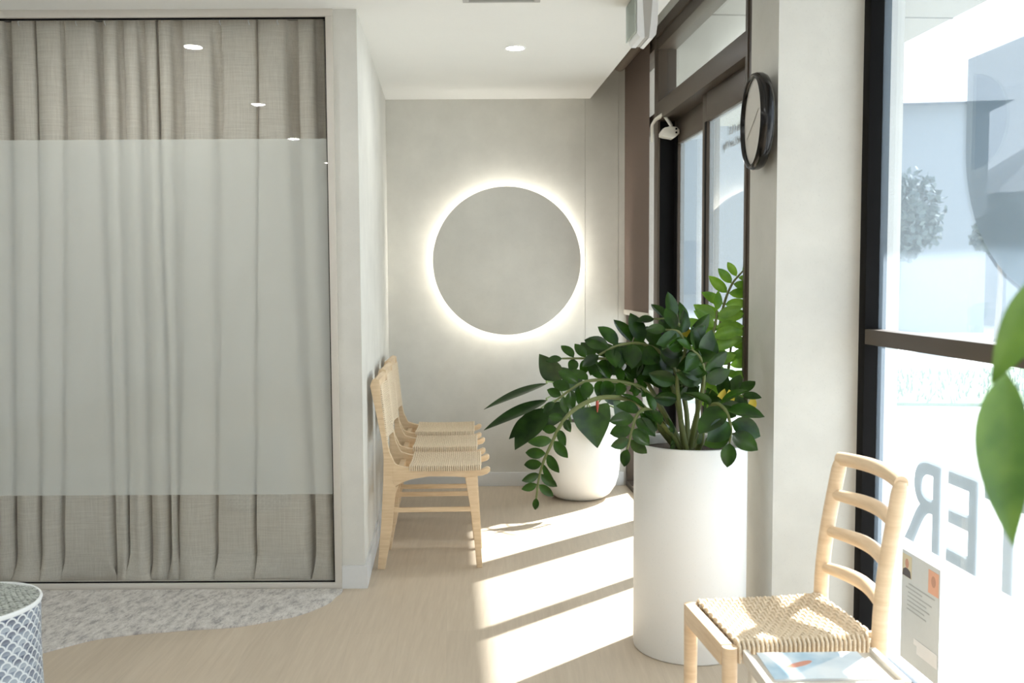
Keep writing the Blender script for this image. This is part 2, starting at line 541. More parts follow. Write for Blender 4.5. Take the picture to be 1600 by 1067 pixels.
# ------------------------------------------------------------------ entrance glazing (door_1) and shopfront (window_2)
def entrance():
    B = MAT['bronze']
    # window_3: fixed side light next to the back corner
    bm = BM()
    wbox(bm, -0.02, 0.055, 0.0, 0.10, 0.03, 2.655, .002)
    wbox(bm, 0.805, 0.895, 0.0, 0.10, 0.0, 2.655, .003)
    wbox(bm, -0.02, 0.805, 0.0, 0.10, 0.0, 0.035, .002)
    wbox(bm, -0.02, 0.805, 0.0, 0.10, 2.56, 2.655, .002)
    wbox(bm, 0.055, 0.805, 0.01, 0.09, 2.17, 2.225, .002)
    win = struct('window_2', bm, B)
    bm = BM(); wbox(bm, 0.05, 0.81, 0.05, 0.056, 0.03, 2.57)
    obj('pane', bm, MAT['glass_clear'], win, 0)
    # door frame
    bm = BM()
    wbox(bm, 0.895, 2.46, 0.0, 0.10, 2.51 + .03, 2.655, .002)
    wbox(bm, 0.895, 2.46, -0.012, 0.0, 2.60, 2.655, .002)
    wbox(bm, 0.895, 2.46, 0.0, 0.13, 2.166, 2.262, .003)
    wbox(bm, 2.385, 2.462, 0.0, 0.10, 0.0, 2.655, .003)
    wbox(bm, 2.425, 2.433, -0.006, 0.0, 0.0, 2.60)
    wbox(bm, 0.895, 2.385, 0.0, 0.13, -0.01, 0.006, .001)
    door = struct('door_1', bm, B)
    bm = BM(); wbox(bm, 0.895, 2.385, 0.05, 0.056, 2.26, 2.545)
    p = obj('transom_pane', bm, MAT['glass_clear'], door, 0)
    # leaves: far one on the outer track, near one inner
    for nm, s0, s1, o0 in (('door_leaf', 0.897, 1.615, 0.092), ('door_leaf', 1.612, 2.384, 0.048)):
        bm = BM()
        st = 0.065
        wbox(bm, s0, s0 + st, o0, o0 + .038, 0.008, 2.165, .002)
        wbox(bm, s1 - st, s1, o0, o0 + .038, 0.008, 2.165, .002)
        wbox(bm, s0 + st, s1 - st, o0, o0 + .038, 2.035, 2.165, .002)
        wbox(bm, s0 + st, s1 - st, o0, o0 + .038, 0.008, 0.10, .002)
        lf = obj(nm, bm, B, door)
        bm = BM(); wbox(bm, s0 + st - .005, s1 - st + .005, o0 + .016, o0 + .022, 0.09, 2.04)
        obj('pane', bm, MAT['glass_door'], lf, 0)
        bm = BM()
        if s0 > 1:
            wbox(bm, s0 + .044, s0 + st + .001, o0 - .003, o0 + .001, 0.008, 2.035)  # black strip laid over the inner edge of the stile
        else:
            wbox(bm, s0 + .001, s0 + st + .001, o0 - .003, o0 + .001, 0.008, 2.12)  # black facing laid over the far stile
        obj('black_strip', bm, MAT['black'], lf, 0)
        if s0 > 1:
            writing(lf, s0, o0)
    bm = BM(); wbox(bm, 0.8945, 0.8990, 0.012, 0.089, 0.01, 2.16)  # black facing laid over the jamb reveal
    obj('black_strip', bm, MAT['black'], door, 0)
    return door

def text_mesh(body, size, spacing=1.0, align='LEFT', bold=0.0):
    cu = bpy.data.curves.new('txt', 'FONT')
    cu.body = body; cu.size = size; cu.align_x = align; cu.space_character = spacing
    cu.offset = bold; cu.extrude = 0.0006; cu.resolution_u = 6
    o = bpy.data.objects.new('txt', cu)
    COL.objects.link(o)
    bpy.context.view_layer.update()
    me = bpy.data.meshes.new_from_object(o.evaluated_get(bpy.context.evaluated_depsgraph_get()))
    bm = BM(); bm.from_mesh(me)
    bpy.data.objects.remove(o); bpy.data.curves.remove(cu); bpy.data.meshes.remove(me)
    return bm

def place_text(bm, s_start, o, z):
    """text read from outside: its x runs towards the back corner (decreasing s)"""
    for v in bm.verts:
        x, y, zz = v.co
        v.co = W(s_start - x, o + zz, z + y)

def writing(lf, s0, o0):
    for k, (t, z) in enumerate((('Suites 4 & 5', 1.934), ('David Low Way', 1.880))):
        bm = text_mesh(t, 0.048, 0.96, bold=0.0013)
        xs = max(v.co.x for v in bm.verts)
        # left margins line up as read from outside
        place_text(bm, 2.170, o0 + .0235, z)
        obj('lettering', bm, MAT['letter_dark'], lf, 0)

MAT['letter_dark'] = simple('dark_lettering', lin(40, 44, 48), 0.6)
def film_mat(name, col, alpha, tl=0.6):
    g = N(name)
    tr = g.n('BsdfTransparent')
    df = g.n('BsdfDiffuse'); df.inputs['Color'].default_value = col
    tn = g.n('BsdfTranslucent'); tn.inputs['Color'].default_value = col
    f = g.n('MixShader'); f.inputs[0].default_value = tl
    g.link(df.outputs[0], f.inputs[1]); g.link(tn.outputs[0], f.inputs[2])
    mx = g.n('MixShader'); mx.inputs[0].default_value = alpha
    g.link(tr.outputs[0], mx.inputs[1]); g.link(f.outputs[0], mx.inputs[2])
    g.link(mx.outputs[0], g.out.inputs['Surface'])
    return g.m
MAT['letter_blue'] = film_mat('pale_blue_lettering', lin(204, 217, 225), 0.93, 0.08)
MAT['logo_film'] = film_mat('grey_logo_film', lin(150, 168, 180), 0.55, 0.12)
entrance()

def shopfront():
    K = MAT['black']
    bm = BM()
    wbox(bm, 2.756, 2.806, 0.30, 0.375, 0.0, 2.655, .002)
    wbox(bm, 2.756, 2.784, 0.345, 0.385, 0.0, 2.655, .002)
    for s in (4.55, 6.25, 7.95):
        wbox(bm, s, s + .05, 0.30, 0.375, 0.0, 2.655, .002)
    wbox(bm, 2.756, 9.6, 0.30, 0.375, 2.60, 2.655, .002)
    wbox(bm, 2.756, 9.6, 0.335, 0.368, 0.0, 0.016, .002)
    win = struct('window_3', bm, K)
    bm = BM(); wbox(bm, 2.806, 9.6, 0.3005, 0.36, 1.094, 1.146, .002)
    r = obj('transom_bar', bm, MAT['bronze'], win)
    bm = BM(); wbox(bm, 2.80, 9.6, 0.348, 0.354, 1.14, 2.61)
    obj('pane', bm, MAT['glass_win'], win, 0)
    bm = BM(); wbox(bm, 2.80, 9.6, 0.348, 0.354, 0.012, 1.10)
    obj('pane', bm, MAT['glass_win'], win, 0)
    bm = text_mesh('TER', 0.398, 1.02, bold=0.006)
    xs = max(v.co.x for v in bm.verts)
    place_text(bm, 3.012 + xs, 0.3555, 0.475)
    l = obj('lettering', bm, MAT['letter_blue'], win, 0)
    l['label'] = 'large pale blue letters seen from behind'
    # big rounded logo film on the upper pane
    bm = BM()
    pts = []
    cs, cz, rs = 3.80, 1.70, 0.475
    pts.append((cs + rs, 1.95)); pts.append((cs - rs, 1.95))
    for k in range(33):
        a = PI + PI * k / 32
        pts.append((cs + rs * math.cos(a), cz + rs * 0.92 * math.sin(a)))
    vs = [bm.verts.new(W(s, 0.3565, z)) for s, z in pts]
    ft = bm.faces.new(vs)
    ex = bmesh.ops.extrude_face_region(bm, geom=[ft])
    bmesh.ops.translate(bm, verts=[v for v in ex['geom'] if isinstance(v, bmesh.types.BMVert)], vec=EX * 0.0008)
    obj('logo_film', bm, MAT['logo_film'], win, 0)
shopfront()

# ------------------------------------------------------------------ outside
def outside():
    bm = BM()
    vs = [(-30, 6.3), (WX(.10, 6.3), 6.3), (WX(.13, 3.2), 3.2), (WX(.40, 3.2), 3.2), (WX(.40, -8), -8), (60, -8), (60, 90), (-30, 90)]
    prism(bm, vs, -0.25, -0.015)
    g = N('concrete_paving')
    n = g.noise(g.obj(), 3, 5)
    c = g.ramp(n, [(0.3, lin(176, 176, 172)), (0.7, lin(196, 195, 191))])
    g.bsdf(c, 0.85)
    struct('ground', bm, g.m, smooth=0)
    # eave over the entrance
    bm = BM()
    a, b = 0.142, 1.67
    hexa(bm, [W(-3, a, 2.75), W(-3, b, 2.75), W(10, b, 2.75), W(10, a, 2.75), W(-3, a, 2.95), W(-3, b, 2.95), W(10, b, 2.95), W(10, a, 2.95)])
    for k in range(5):
        s = -1.6 + 2.4 * k
        hexa(bm, [W(s, a, 2.744), W(s, b, 2.744), W(s + .012, b, 2.744), W(s + .012, a, 2.744), W(s, a, 2.75), W(s, b, 2.75), W(s + .012, b, 2.75), W(s + .012, a, 2.75)])
    struct('eave', bm, plaster('eave_lining', lin(140, 139, 132), 0.03, 0.6), smooth=0)
outside()

# lawn, hedge, building, trees across the way
def cluster(bm, c, r, n, rnd, sq=0.85):
    hubs = []
    for i in range(26):
        d = Vector((rnd.gauss(0, 1), rnd.gauss(0, 1), rnd.gauss(0, 1))).normalized() * r * rnd.uniform(.25, .78)
        d.z *= sq
        hubs.append((Vector(c) + d, r * rnd.uniform(.24, .42)))
    for i in range(n):
        h, hr = hubs[i % len(hubs)]
        d = Vector((rnd.gauss(0, 1), rnd.gauss(0, 1), rnd.gauss(0, 1))).normalized() * hr * rnd.uniform(.55, 1.05)
        p = h + d
        a = Vector((rnd.gauss(0, 1), rnd.gauss(0, 1), rnd.gauss(0, 1))).normalized() * .075
        b = a.cross(Vector((rnd.gauss(0, 1), rnd.gauss(0, 1), rnd.gauss(0, 1)))).normalized() * .05
        bm.faces.new([bm.verts.new(p + q) for q in (-a, b, a, -b)])

MAT['grass'] = simple('grass', lin(82, 106, 50), 0.9)
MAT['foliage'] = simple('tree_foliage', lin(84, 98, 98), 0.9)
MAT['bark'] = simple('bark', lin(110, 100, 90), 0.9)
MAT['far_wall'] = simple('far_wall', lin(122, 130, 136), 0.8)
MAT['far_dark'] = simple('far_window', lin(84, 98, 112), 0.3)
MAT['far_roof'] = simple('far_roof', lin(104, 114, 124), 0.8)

bm = BM()
prism(bm, [(1.5, 10.2), (14, 8.6), (16, 12.4), (1.0, 14.4)], -0.02, 0.02)
rnd = random.Random(3)
for i in range(2600):
    x = rnd.uniform(3, 14); y = rnd.uniform(9.9, 13.4) - (x - 3) * 0.12
    h = rnd.uniform(.05, .13); a = rnd.uniform(0, PI); dx, dy = math.cos(a) * .012, math.sin(a) * .012
    v = [bm.verts.new(p) for p in ((x - dx, y - dy, .02), (x + dx, y + dy, .02), (x + rnd.uniform(-.04, .04), y, h + .02))]
    bm.faces.new(v)
o = obj('lawn', bm, MAT['grass'], None, 0)
tagit(o, 'strip of green lawn beyond the paving outside the window', 'grass', kind='stuff')

def far_building(x, y, w_, d_, h_, label, roofh=1.2):
    t = thing('building', label, 'building', (x, y, 0), math.radians(-8))
    bm = BM(); box(bm, 0, w_, 0, d_, -0.02, h_)
    obj('wall', bm, MAT['far_wall'], t, 0)
    bm = BM()
    a = [bm.verts.new(p) for p in ((-.4, -.4, h_), (w_ + .4, -.4, h_), (w_ + .4, d_ + .4, h_), (-.4, d_ + .4, h_))]
    b = [bm.verts.new(p) for p in ((w_ * .25, d_ / 2, h_ + roofh), (w_ * .75, d_ / 2, h_ + roofh))]
    bm.faces.new(a[::-1]); bm.faces.new((a[0], a[1], b[1], b[0])); bm.faces.new((a[1], a[2], b[1])); bm.faces.new((a[2], a[3], b[0], b[1])); bm.faces.new((a[3], a[0], b[0]))
    obj('roof', bm, MAT['far_roof'], t, 0)
    n = int(w_ / 2.2)
    for k in range(n):
        bm = BM(); box(bm, .7 + 2.2 * k, 1.9 + 2.2 * k, -.04, .02, 0.9, 2.2)
        obj('window', bm, MAT['far_dark'], t, 0)
    return t
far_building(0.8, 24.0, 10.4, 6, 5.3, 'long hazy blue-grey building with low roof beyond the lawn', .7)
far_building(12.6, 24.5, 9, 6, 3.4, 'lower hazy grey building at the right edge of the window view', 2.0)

def tree(x, y, h, r, label, seed):
    rnd = random.Random(seed)
    t = thing('tree', label, 'tree', (x, y, 0))
    bm = BM(); tube(bm, [(0, 0, -.02), (.05, 0, h * .4), (0, .05, h * .75)], [r * .09, r * .07, r * .04], 8)
    obj('trunk', bm, MAT['bark'], t)
    bm = BM(); cluster(bm, (0, 0, h * .72), r, 6500, rnd)
    obj('crown', bm, MAT['foliage'], t, 0)
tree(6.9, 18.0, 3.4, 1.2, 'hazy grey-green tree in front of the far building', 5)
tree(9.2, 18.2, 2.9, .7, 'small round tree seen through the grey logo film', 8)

# ------------------------------------------------------------------ ceiling lights and vent
def downlight(x, y, label):
    t = thing('downlight', label, 'ceiling light', (x, y, CZ), group='recessed downlights')
    bm = BM(); lathe(bm, [(0.040, -0.0005), (0.047, -0.004), (0.050, -0.003), (0.050, 0.0)], 40)
    obj('trim_ring', bm, MAT['white_pl'], t)
    bm = BM(); lathe(bm, [(0.0, -0.0025), (0.041, -0.0025), (0.041, 0.0)], 40)
    obj('lens', bm, MAT['lamp'], t, 0)
    ld = bpy.data.lights.new('downlight_lamp', 'AREA')
    ld.shape = 'DISK'; ld.size = 0.078; ld.energy = 3.2; ld.color = (0.93, 0.97, 1.0)
    lo = bpy.data.objects.new('downlight_lamp', ld); COL.objects.link(lo)
    lo.parent = t; lo.location = (0, 0, -0.0035)
    return t
downlight(0.023, 4.744, 'round recessed ceiling downlight glowing above the alcove floor')
downlight(-1.52, 3.46, 'downlight mirrored highest of three in the partition glass')
downlight(-1.61, 1.93, 'downlight mirrored in the middle of three in the partition glass')
downlight(-1.73, 0.41, 'downlight mirrored lowest of three, just above the frosted band')

for x, y in ((0.05, 1.75), (0.05, 0.2), (0.05, -1.4), (-1.75, -1.2)):  # extra unseen downlights, added to brighten the room
    downlight(x, y, 'added ceiling downlight out of the picture, brightening the waiting room')

t = thing('ceiling_vent', 'square pale grey ceiling vent cut off by the top edge of the picture', 'vent', (0, 3.75, CZ))
bm = BM()
for q in ((-.19, .12, -.19, -.165), (-.19, .12, .165, .18)):
    box(bm, q[0], q[1], q[2], q[3], -0.014, 0, .002)
box(bm, -.19, -.165, -.165, .165, -0.014, 0, .002); box(bm, .095, .12, -.165, .165, -0.014, 0, .002)
obj('frame', bm, MAT['grey_pl'], t)
bm = BM()
for k in range(9):
    y = -.15 + .036 * k
    hexa(bm, [(-.165, y, -.012), (.095, y, -.012), (.095, y + .004, -.012), (-.165, y + .004, -.012), (-.165, y + .014, -.001), (.095, y + .014, -.001), (.095, y + .018, -.001), (-.165, y + .018, -.001)])
obj('slats', bm, MAT['grey_pl'], t)

# ------------------------------------------------------------------ exit sign seen end-on
def exit_sign():
    # s is 2.25 at the near end
    t = thing('exit_sign', 'white hanging exit sign fixture seen end-on at the top beside the door', 'exit sign', W(2.14, -0.342, CZ))
    oc = -0.342
    def wb(nm, s0, s1, o0, o1, z0, z1, m, bv=.003, z0b=None):
        bm = BM(); wbox(bm, s0, s1, o0, o1, z0, z1, bv)
        return obj(nm, bm, m, t, world=True)
    s0, s1 = 2.05, 2.225
    def prof(nm, pts, m):
        bm = BM()
        a = [bm.verts.new(W(s0, oc + o, z)) for o, z in pts]
        b = [bm.verts.new(W(s1, oc + o, z)) for o, z in pts]
        bm.faces.new(a); bm.faces.new(b[::-1])
        for i in range(len(pts)):
            j = (i + 1) % len(pts)
            bm.faces.new((a[i], b[i], b[j], a[j]))
        return obj(nm, bm, m, t, 40, world=True)
    prof('housing', [(-.042, CZ), (-.042, 2.33), (-.040, 2.285), (-.030, 2.272), (-.012, 2.272), (-.014, 2.33), (-.020, CZ)], MAT['white_pl'])
    prof('housing', [(.042, CZ), (.020, CZ), (.012, 2.33), (.006, 2.272), (.020, 2.268), (.034, 2.285), (.040, 2.33)], MAT['white_pl'])
    prof('channel', [(-.022, CZ), (-.015, 2.33), (-.012, 2.276), (.006, 2.276), (.012, 2.33), (.022, CZ)], MAT['grey_pl'])
    bm = BM()
    wbox(bm, 2.03, 2.215, oc - .050, oc - .0435, 2.295, CZ - .003, .001)
    f = obj('face_panel', bm, MAT['sign_face'], t, world=True)
MAT['sign_face'] = film_mat('pale_green_acrylic', lin(224, 229, 224), 0.93)
exit_sign()

# ------------------------------------------------------------------ wall clock on the pier
MAT['hand'] = simple('clock_hand_grey', lin(190, 186, 178), .5)
def clock():
    c = W(2.67, -0.0185, 1.876)
    t = thing('wall_clock', 'round wall clock with glossy black rim on the pier by the door', 'clock', c)
    mrot = Matrix.Rotation(math.radians(-5.3), 3, 'Z') @ Matrix((EY, Vector((0, 0, 1)), -EX)).transposed()    # local z points into the room
    R_ = 0.168
    def lay(bm):
        for v in bm.verts: v.co = mrot @ v.co
    bm = BM()
    lathe(bm, [(0.0, 0.0), (R_ - .022, 0), (R_ - .006, .006), (R_, .018), (R_ + .001, .034), (R_ - .004, .047), (R_ - .010, .051), (R_ - .016, .048), (R_ - .018, .038)], 128)
    lay(bm); obj('rim', bm, MAT['gloss_black'], t, 60)
    bm = BM(); lathe(bm, [(0, -.012), (.05, -.012), (.05, .0), (0, .0)], 48); lay(bm); obj('back_plate', bm, MAT['gloss_black'], t, 40)
    bm = BM(); lathe(bm, [(0, .036), (R_ - .016, .036), (R_ - .016, .030)], 96); lay(bm)
    obj('dial', bm, simple('clock_dial', lin(196, 192, 184), .5), t)
    for nm, ln, a in (('hour_hand', .08, 1.1), ('minute_hand', .115, -2.0)):
        bm = BM(); box(bm, -.002, .002, -.015, ln, .0375, .0385)
        bmesh.ops.rotate(bm, verts=bm.verts, matrix=Matrix.Rotation(a, 3, 'Z'))
        lay(bm); obj(nm, bm, MAT['hand'], t, 0)
clock()

# ------------------------------------------------------------------ door sensor on its bracket
def sensor():
    t = thing('security_camera', 'small cream camera on a bent bracket above the far door leaf', 'camera', W(0.95, -0.02, 2.15))
    bm = BM()
    tube(bm, [W(.892, -.03, 2.05), W(.90, -.032, 2.14), W(.93, -.02, 2.165), W(.985, .008, 2.182)], [.008, .009, .010, .012], 10)
    tube(bm, [W(.985, .008, 2.184), W(.99, .022, 2.168), W(1.00, .046, 2.125), W(1.00, .047, 2.112)], [.013, .011, .009, .010], 10)
    obj('bracket', bm, MAT['cream_pl'], t, 60, world=True)
    bm = BM()
    tube(bm, [W(1.0, .046, 2.118), W(1.0, .046, 2.100)], .013, 14)
    obj('swivel', bm, MAT['cream_pl'], t, 50, world=True)
    bm = BM()
    # faceted wedge body: outline in the o-z plane, thick along the wall
    pts = [(-.012, 2.083), (.006, 2.108), (.030, 2.113), (.070, 2.112), (.084, 2.098), (.084, 2.078), (.066, 2.062), (.052, 2.052), (.038, 2.056), (.004, 2.060), (-.012, 2.066)]
    a = [bm.verts.new(W(.965, o, z)) for o, z in pts]
    b = [bm.verts.new(W(1.035, o, z)) for o, z in pts]
    f0 = bm.faces.new(a); f1 = bm.faces.new(b[::-1])
    for i in range(len(pts)):
        j = (i + 1) % len(pts)
        bm.faces.new((a[i], b[i], b[j], a[j]))
    bmesh.ops.bevel(bm, geom=list(f0.edges) + list(f1.edges), offset=.006, segments=2, affect='EDGES', profile=.6)
    obj('body', bm, MAT['cream_pl'], t, 40, world=True)
    for dz in (2.101, 2.082):
        bm = BM(); tube(bm, [W(1.034, .066, dz), W(1.037, .066, dz)], .0055, 12)
        obj('lens', bm, MAT['black'], t, world=True)
sensor()

# ------------------------------------------------------------------ roller blind over the side light
def blind():
    t = thing('roller_blind', 'brown roller blind half lowered over the side light by the corner', 'blind', W(.4, -0.05, 2.66))
    bm = BM(); tube(bm, [W(-.01, -.045, 2.645), W(.80, -.045, 2.645)], .037, 24)
    obj('roller', bm, MAT['roller'], t, 50, world=True)
    bm = BM()
    tube(bm, [W(-.035, -.045, 2.645), W(-.010, -.045, 2.645)], .043, 24)
    obj('bracket', bm, MAT['alu'], t, 50, world=True)
    bm = BM(); wbox(bm, .02, .735, -.0125, -.0105, 1.125, 2.645)
    obj('fabric', bm, MAT['blind'], t, 0, world=True)
    bm = BM(); wbox(bm, .015, .74, -.018, -.005, 1.095, 1.127, .003)
    obj('bottom_bar', bm, MAT['alu'], t, world=True)
    bm = BM()
    for o_ in (-.062, -.030):
        tube(bm, [W(-.022, o_, 2.645), W(-.022, o_, .09)], .0016, 6)
    arc = [W(-.022, -.046 + .016 * math.cos(PI + PI * k / 8), .09 + .02 * math.sin(PI + PI * k / 8)) for k in range(9)]
    tube(bm, arc, .0016, 6)
    obj('chain', bm, MAT['alu'], t, world=True)
MAT['roller'] = simple('blind_roller', lin(120, 108, 96), 0.6)
blind()

# ------------------------------------------------------------------ halo disc light
def halo():
    c = Vector((-0.03, 6.08, 1.434))
    t = thing('wall_light', 'large round plaster disc wall light with glowing halo', 'wall light', c)
    rot = Matrix.Rotation(PI / 2, 3, 'X')       # local z -> -y
    def lay(bm): bmesh.ops.rotate(bm, verts=bm.verts, matrix=rot)
    bm = BM(); lathe(bm, [(0, .088), (.4565, .088), (.460, .086), (.460, .070), (0, .070)], 160); lay(bm)
    obj('disc', bm, MAT['wall'], t, 40)
    bm = BM(); lathe(bm, [(.30, .070), (.393, .070), (.393, .004), (.30, .004)], 96); lay(bm)
    obj('backing', bm, MAT['white_pl'], t)
    bm = BM()
    ang0 = -PI / 2 + .05
    rings = []
    n = 150
    for k in range(n + 1):
        a = ang0 + .03 + (2 * PI - .06) * k / n
        rings.append([bm.verts.new((r * math.cos(a), r * math.sin(a), z)) for r, z in ((.396, .022), (.404, .022), (.404, .050), (.396, .050))])
    for a, b in zip(rings, rings[1:]):
        for i in range(4): bm.faces.new((a[i], a[(i + 1) % 4], b[(i + 1) % 4], b[i]))
    bm.faces.new(rings[0]); bm.faces.new(rings[-1][::-1])
    lay(bm); obj('led_strip', bm, MAT['led'], t, 40)
    bm = BM(); box(bm, .018, .030, -.012, -.001, -.475, -.38, .002)
    obj('cable_clip', bm, MAT['white_pl'], t)
halo()

# ------------------------------------------------------------------ curtain
def curtain():
    # front plateaus of the pleats (x from, x to) at the heading and at the hem
    top_f = [[-2.213, -2.158], [-2.117, -2.02], [-2.006, -1.909], [-1.895, -1.77], [-1.729, -1.674], [-1.638, -1.582], [-1.557, -1.507], [-1.494, -1.444], [-1.391, -1.266], [-1.23, -1.078], [-1.073, -0.954], [-0.898, -0.829]]
    bot_f = [[-2.279, -2.194], [-2.18, -2.078], [-2.061, -1.982], [-1.965, -1.751], [-1.734, -1.686], [-1.674, -1.598], [-1.587, -1.508], [-1.496, -1.468], [-1.457, -1.304], [-1.29, -1.135], [-1.124, -0.881], [-0.861, -0.787]]
    rnd = random.Random(11)
    x = -2.26
    while x > -3.85:
        wd, gp = rnd.uniform(.05, .11), rnd.uniform(.015, .05)
        top_f.insert(0, [x - wd, x]); bot_f.insert(0, [x - wd - .04 + rnd.uniform(-.015, .015), x - .03 + rnd.uniform(-.01, .01)])
        x -= wd + gp
    t = thing('curtain', 'pleated natural linen curtain behind the glass partition', 'curtain', (-2.3, 4.19, 0))
    bm = BM()
    NZ = 56
    top = 2.432
    NF, NB = 12, 7
    n = len(top_f)
    dep = [rnd.uniform(.045, .075) for _ in range(n)]
    rows = []
    for j in range(NZ + 1):
        z = 0.003 + (top - .003) * j / NZ
        q = 1 - j / NZ
        mixb = min(1, max(0, (q - .15) / .75)) ** 1.2
        hem = max(0, 1 - z / .16)
        row = []
        for i in range(n):
            a = top_f[i][0] + (bot_f[i][0] - top_f[i][0]) * mixb
            b = top_f[i][1] + (bot_f[i][1] - top_f[i][1]) * mixb
            nxt = b + .03 if i == n - 1 else top_f[i + 1][0] + (bot_f[i + 1][0] - top_f[i + 1][0]) * mixb
            gath = .45 + .55 * min(1, q * 10)
            yf = 4.155 - .012 * math.sin(i * 2.1) - .012 * q
            for k in range(NF):
                u = k / NF
                xx = a + (b - a) * u
                y = yf - .016 * math.sin(PI * u) * gath + .006 * math.sin(2 * PI * u + i) * q
                y += .007 * noise.noise(Vector((xx * 11, z * 1.8, 3.1)))
                kick = hem ** 2 * (.016 + .022 * math.sin(i * 1.7 + u * 2)) + hem * .030 * noise.noise(Vector((xx * 13, z * 9, 1.7)))
                xx += hem ** 2 * (.018 * math.sin(i * 2.9 + u * 3) + (u - .5) * .045) + .006 * noise.noise(Vector((xx * 3, z * 1.2, 9.1)))
                row.append((xx, max(4.088, y - kick), z))
            d = dep[i] * gath
            for k in range(NB):
                u = (k + .5) / NB
                xx = b + (nxt - b) * u
                pr = math.sin(PI * u) ** .5
                y = yf + d * pr + .004 * noise.noise(Vector((xx * 20, z * 2, 5)))
                # the returns of the pleat tuck slightly under the plateaus
                xx += (.010 * (1 if u < .5 else -1)) * (-1) * math.sin(2 * PI * min(u, 1 - u)) * (1 if nxt - b > .012 else .4)
                row.append((xx, y - hem ** 2 * .012, z))
        rows.append([bm.verts.new(p) for p in row])
    for a, b in zip(rows, rows[1:]):
        for k in range(len(a) - 1):
            bm.faces.new((a[k], a[k + 1], b[k + 1], b[k]))
    obj('fabric', bm, MAT['linen'], t, 80, world=True)
    for k in range(11):
        x = -0.862 - .122 * k
        bm = BM()
        tube(bm, [(x, 4.150, 2.405), (x - .004, 4.146, 2.420), (x + .003, 4.150, 2.434)], .0018, 6)
        obj('hook', bm, MAT['white_pl'], t, world=True)
    t2 = thing('curtain_track', 'slim dark curtain track on the ceiling behind the partition', 'curtain track', (-2.3, 4.20, 2.43))
    bm = BM(); box(bm, -3.85, -.78, 4.175, 4.205, 2.434, 2.4432)
    obj('rail', bm, MAT['track'], t2, world=True)
MAT['track'] = simple('track_dark', lin(70, 64, 58), 0.5)
curtain()

# ------------------------------------------------------------------ carpet inlay
edge = [(-0.729, 4.03), (-0.729, 3.985), (-0.743, 3.93), (-0.757, 3.859), (-0.803, 3.776), (-0.863, 3.704), (-0.94, 3.656), (-1.037, 3.602), (-1.127, 3.577), (-1.221, 3.565), (-1.333, 3.54), (-1.415, 3.522), (-1.545, 3.473), (-1.621, 3.406), (-1.679, 3.347), (-1.777, 3.241), (-1.95, 3.0), (-2.2, 2.55), (-2.5, 1.9), (-2.8, 1.2)]
pts = [(p.x, p.y) for p in spline([(x, y, 0) for x, y in edge], 90)]
poly = pts + [(-4.5, 1.2), (-4.5, 4.03)]
bm = BM(); prism(bm, poly, 0.0005, 0.007)
o = obj('rug', bm, MAT['carpet'], None, 0)
tagit(o, 'mottled grey carpet inlay with curved edge in front of the partition', 'rug')

# ------------------------------------------------------------------ woven cord surface
def weave(bm, P, nu, nv, ru, rv, amp, seg=3, drop=0.0):
    """P(u,v)->(point, normal); interlaced cords in both directions; drop bends the v-cords down at both ends"""
    for i in range(nu):          # cords running along v
        u = (i + .5) / nu
        pts = []
        m = nv * seg
        if drop:
            p, n = P(u, 0); e = p - P(u, .04)[0]; e.normalize()
            pts += [p + e * rv * 1.2 - n * drop, p + e * rv * 1.2 - n * rv]
        for k in range(m + 1):
            v = k / m
            p, n = P(u, v)
            pts.append(p + n * amp * math.cos(PI * (v * nv - .5) + PI * i))
        if drop:
            p, n = P(u, 1); e = p - P(u, .96)[0]; e.normalize()
            pts += [p + e * rv * 1.2 - n * rv, p + e * rv * 1.2 - n * drop]
        tube(bm, pts, ru, 6, False, flat=.75)
    for j in range(nv):          # cords along u
        v = (j + .5) / nv
        pts = []
        m = nu * seg
        for k in range(m + 1):
            u = k / m
            p, n = P(u, v)
            pts.append(p - n * amp * math.cos(PI * (u * nu - .5) + PI * j))
        tube(bm, pts, rv, 6, False, flat=.75)

